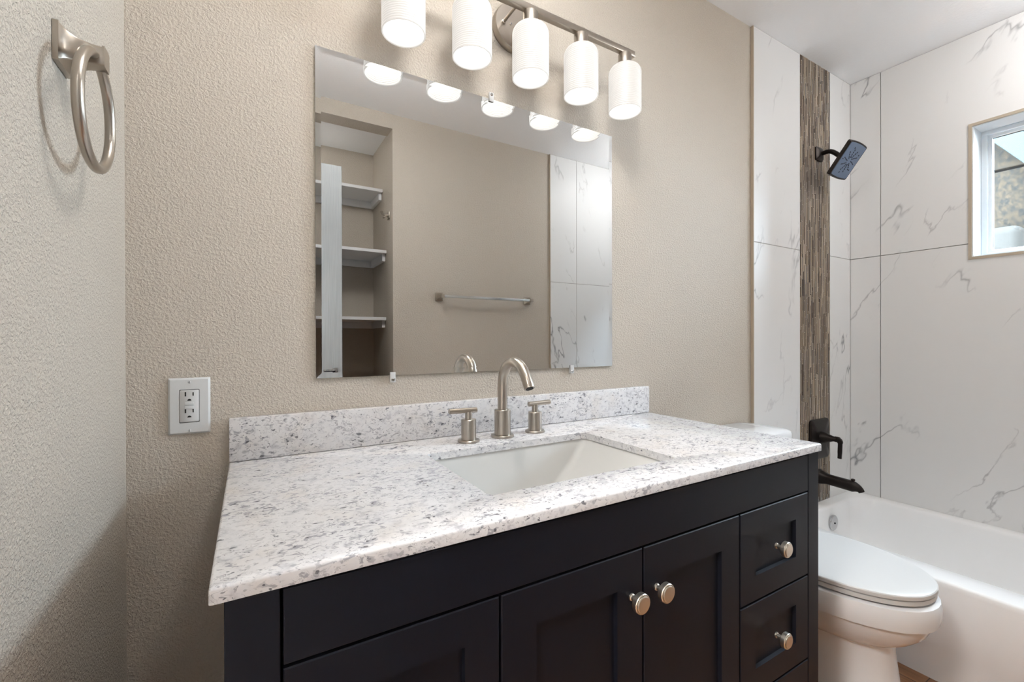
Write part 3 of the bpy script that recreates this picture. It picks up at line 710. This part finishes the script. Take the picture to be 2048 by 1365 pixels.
put('swivel', MB().tube([hc-nn*.040, hc-nn*.030, hc-nn*.019], [.012, .017, .020], 24, up=(1, 0, 0)), M['bronze'], t)
sf = put('spray_face', MB().rings([hring(.0705, .0705, .0062, .005), hring(.0700, .0700, .0082, .005), hring(.066, .066, .0086, .005)]), M['spray'], t)
nzm = MB()
def noz(u, v, ang):
    c0 = hc+ax*u+dn*v+nn*.0086; pu = ax*math.cos(ang)+dn*math.sin(ang); pv = -ax*math.sin(ang)+dn*math.cos(ang)
    ring = lambda k, dd: [c0+pu*(.0040*k*math.cos(2*PI*i/8))+pv*(.0024*k*math.sin(2*PI*i/8))+nn*dd for i in range(8)]
    nzm.rings([ring(1, -.001), ring(1, .0010), ring(.6, .0016)])
for k in range(10):
    a = 2*PI*k/10
    for j, r_ in enumerate((.018, .027, .037, .047)):
        noz(r_*math.cos(a+j*.05), r_*math.sin(a+j*.05), a)
    if k % 2: noz(.057*math.cos(a), .057*math.sin(a), a)
put('nozzles', nzm, M['nozzle'], sf)

t = thing('shower_valve', 'dark bronze shower valve trim with a down-turned lever above the tub spout', 'shower valve', (SXc, TB, .65))
put('trim_plate', MB().rings([rr(SXc-.090, SXc+.090, .553, .747, .020, yw+.003, 6, 'y'), rr(SXc-.090, SXc+.090, .553, .747, .020, yw-.003, 6, 'y'), rr(SXc-.084, SXc+.084, .560, .740, .018, yw-.009, 6, 'y'), rr(SXc-.04, SXc+.04, .61, .69, .02, yw-.013, 6, 'y')]), M['bronze'], t)
put('hub', MB().tube([(SXc, yw-.008, .660), (SXc, yw-.03, .661), (SXc, -.075, .6615), (SXc, -.092, .662)], [.028, .025, .0135, .0105], 28, up=(1, 0, 0)), M['bronze'], t)
put('lever', MB().tube(catmull([(SXc, -.085, .662), (SXc, -.100, .661), (SXc, -.106, .652), (SXc, -.106, .625), (SXc, -.104, .574)], 5), [.0105]*6+[.0090]*6+[.0072]*6+[.0066]*3, 16, up=(1, 0, 0), sq=(1.25, .85, .6)), M['bronze'], t)
t = thing('tub_spout', 'dark bronze tub spout with diverter knob above the bathtub rim', 'tub spout', (SXc, TB, .465))
sp = catmull([(SXc, yw+.002, .467), (SXc, -.028, .466), (SXc, -.045, .465), (SXc, -.075, .463), (SXc, -.115, .461), (SXc, -.150, .459), (SXc, -.172, .456), (SXc, -.186, .449), (SXc, -.192, .440)], 3)
rad = []
for i in range(len(sp)):
    y = -sp[i].y
    rad.append(.033 if y < .018 else lerp(.030, .0215, min(1, (y-.018)/.035)) if y < .06 else lerp(.0215, .0215, 1) if y < .16 else lerp(.0215, .010, min(1, (y-.16)/.032)))
put('spout_body', MB().tube(sp, rad, 28, up=(1, 0, 0), sq=(1.15, .95, .8)), M['bronze'], t)
put('diverter_knob', MB().lathe([(.0045, .0), (.0045, .008), (.008, .0085), (.008, .0145), (.006, .016)], (SXc, -.158, .4765), 'z', 20), M['bronze'], t)
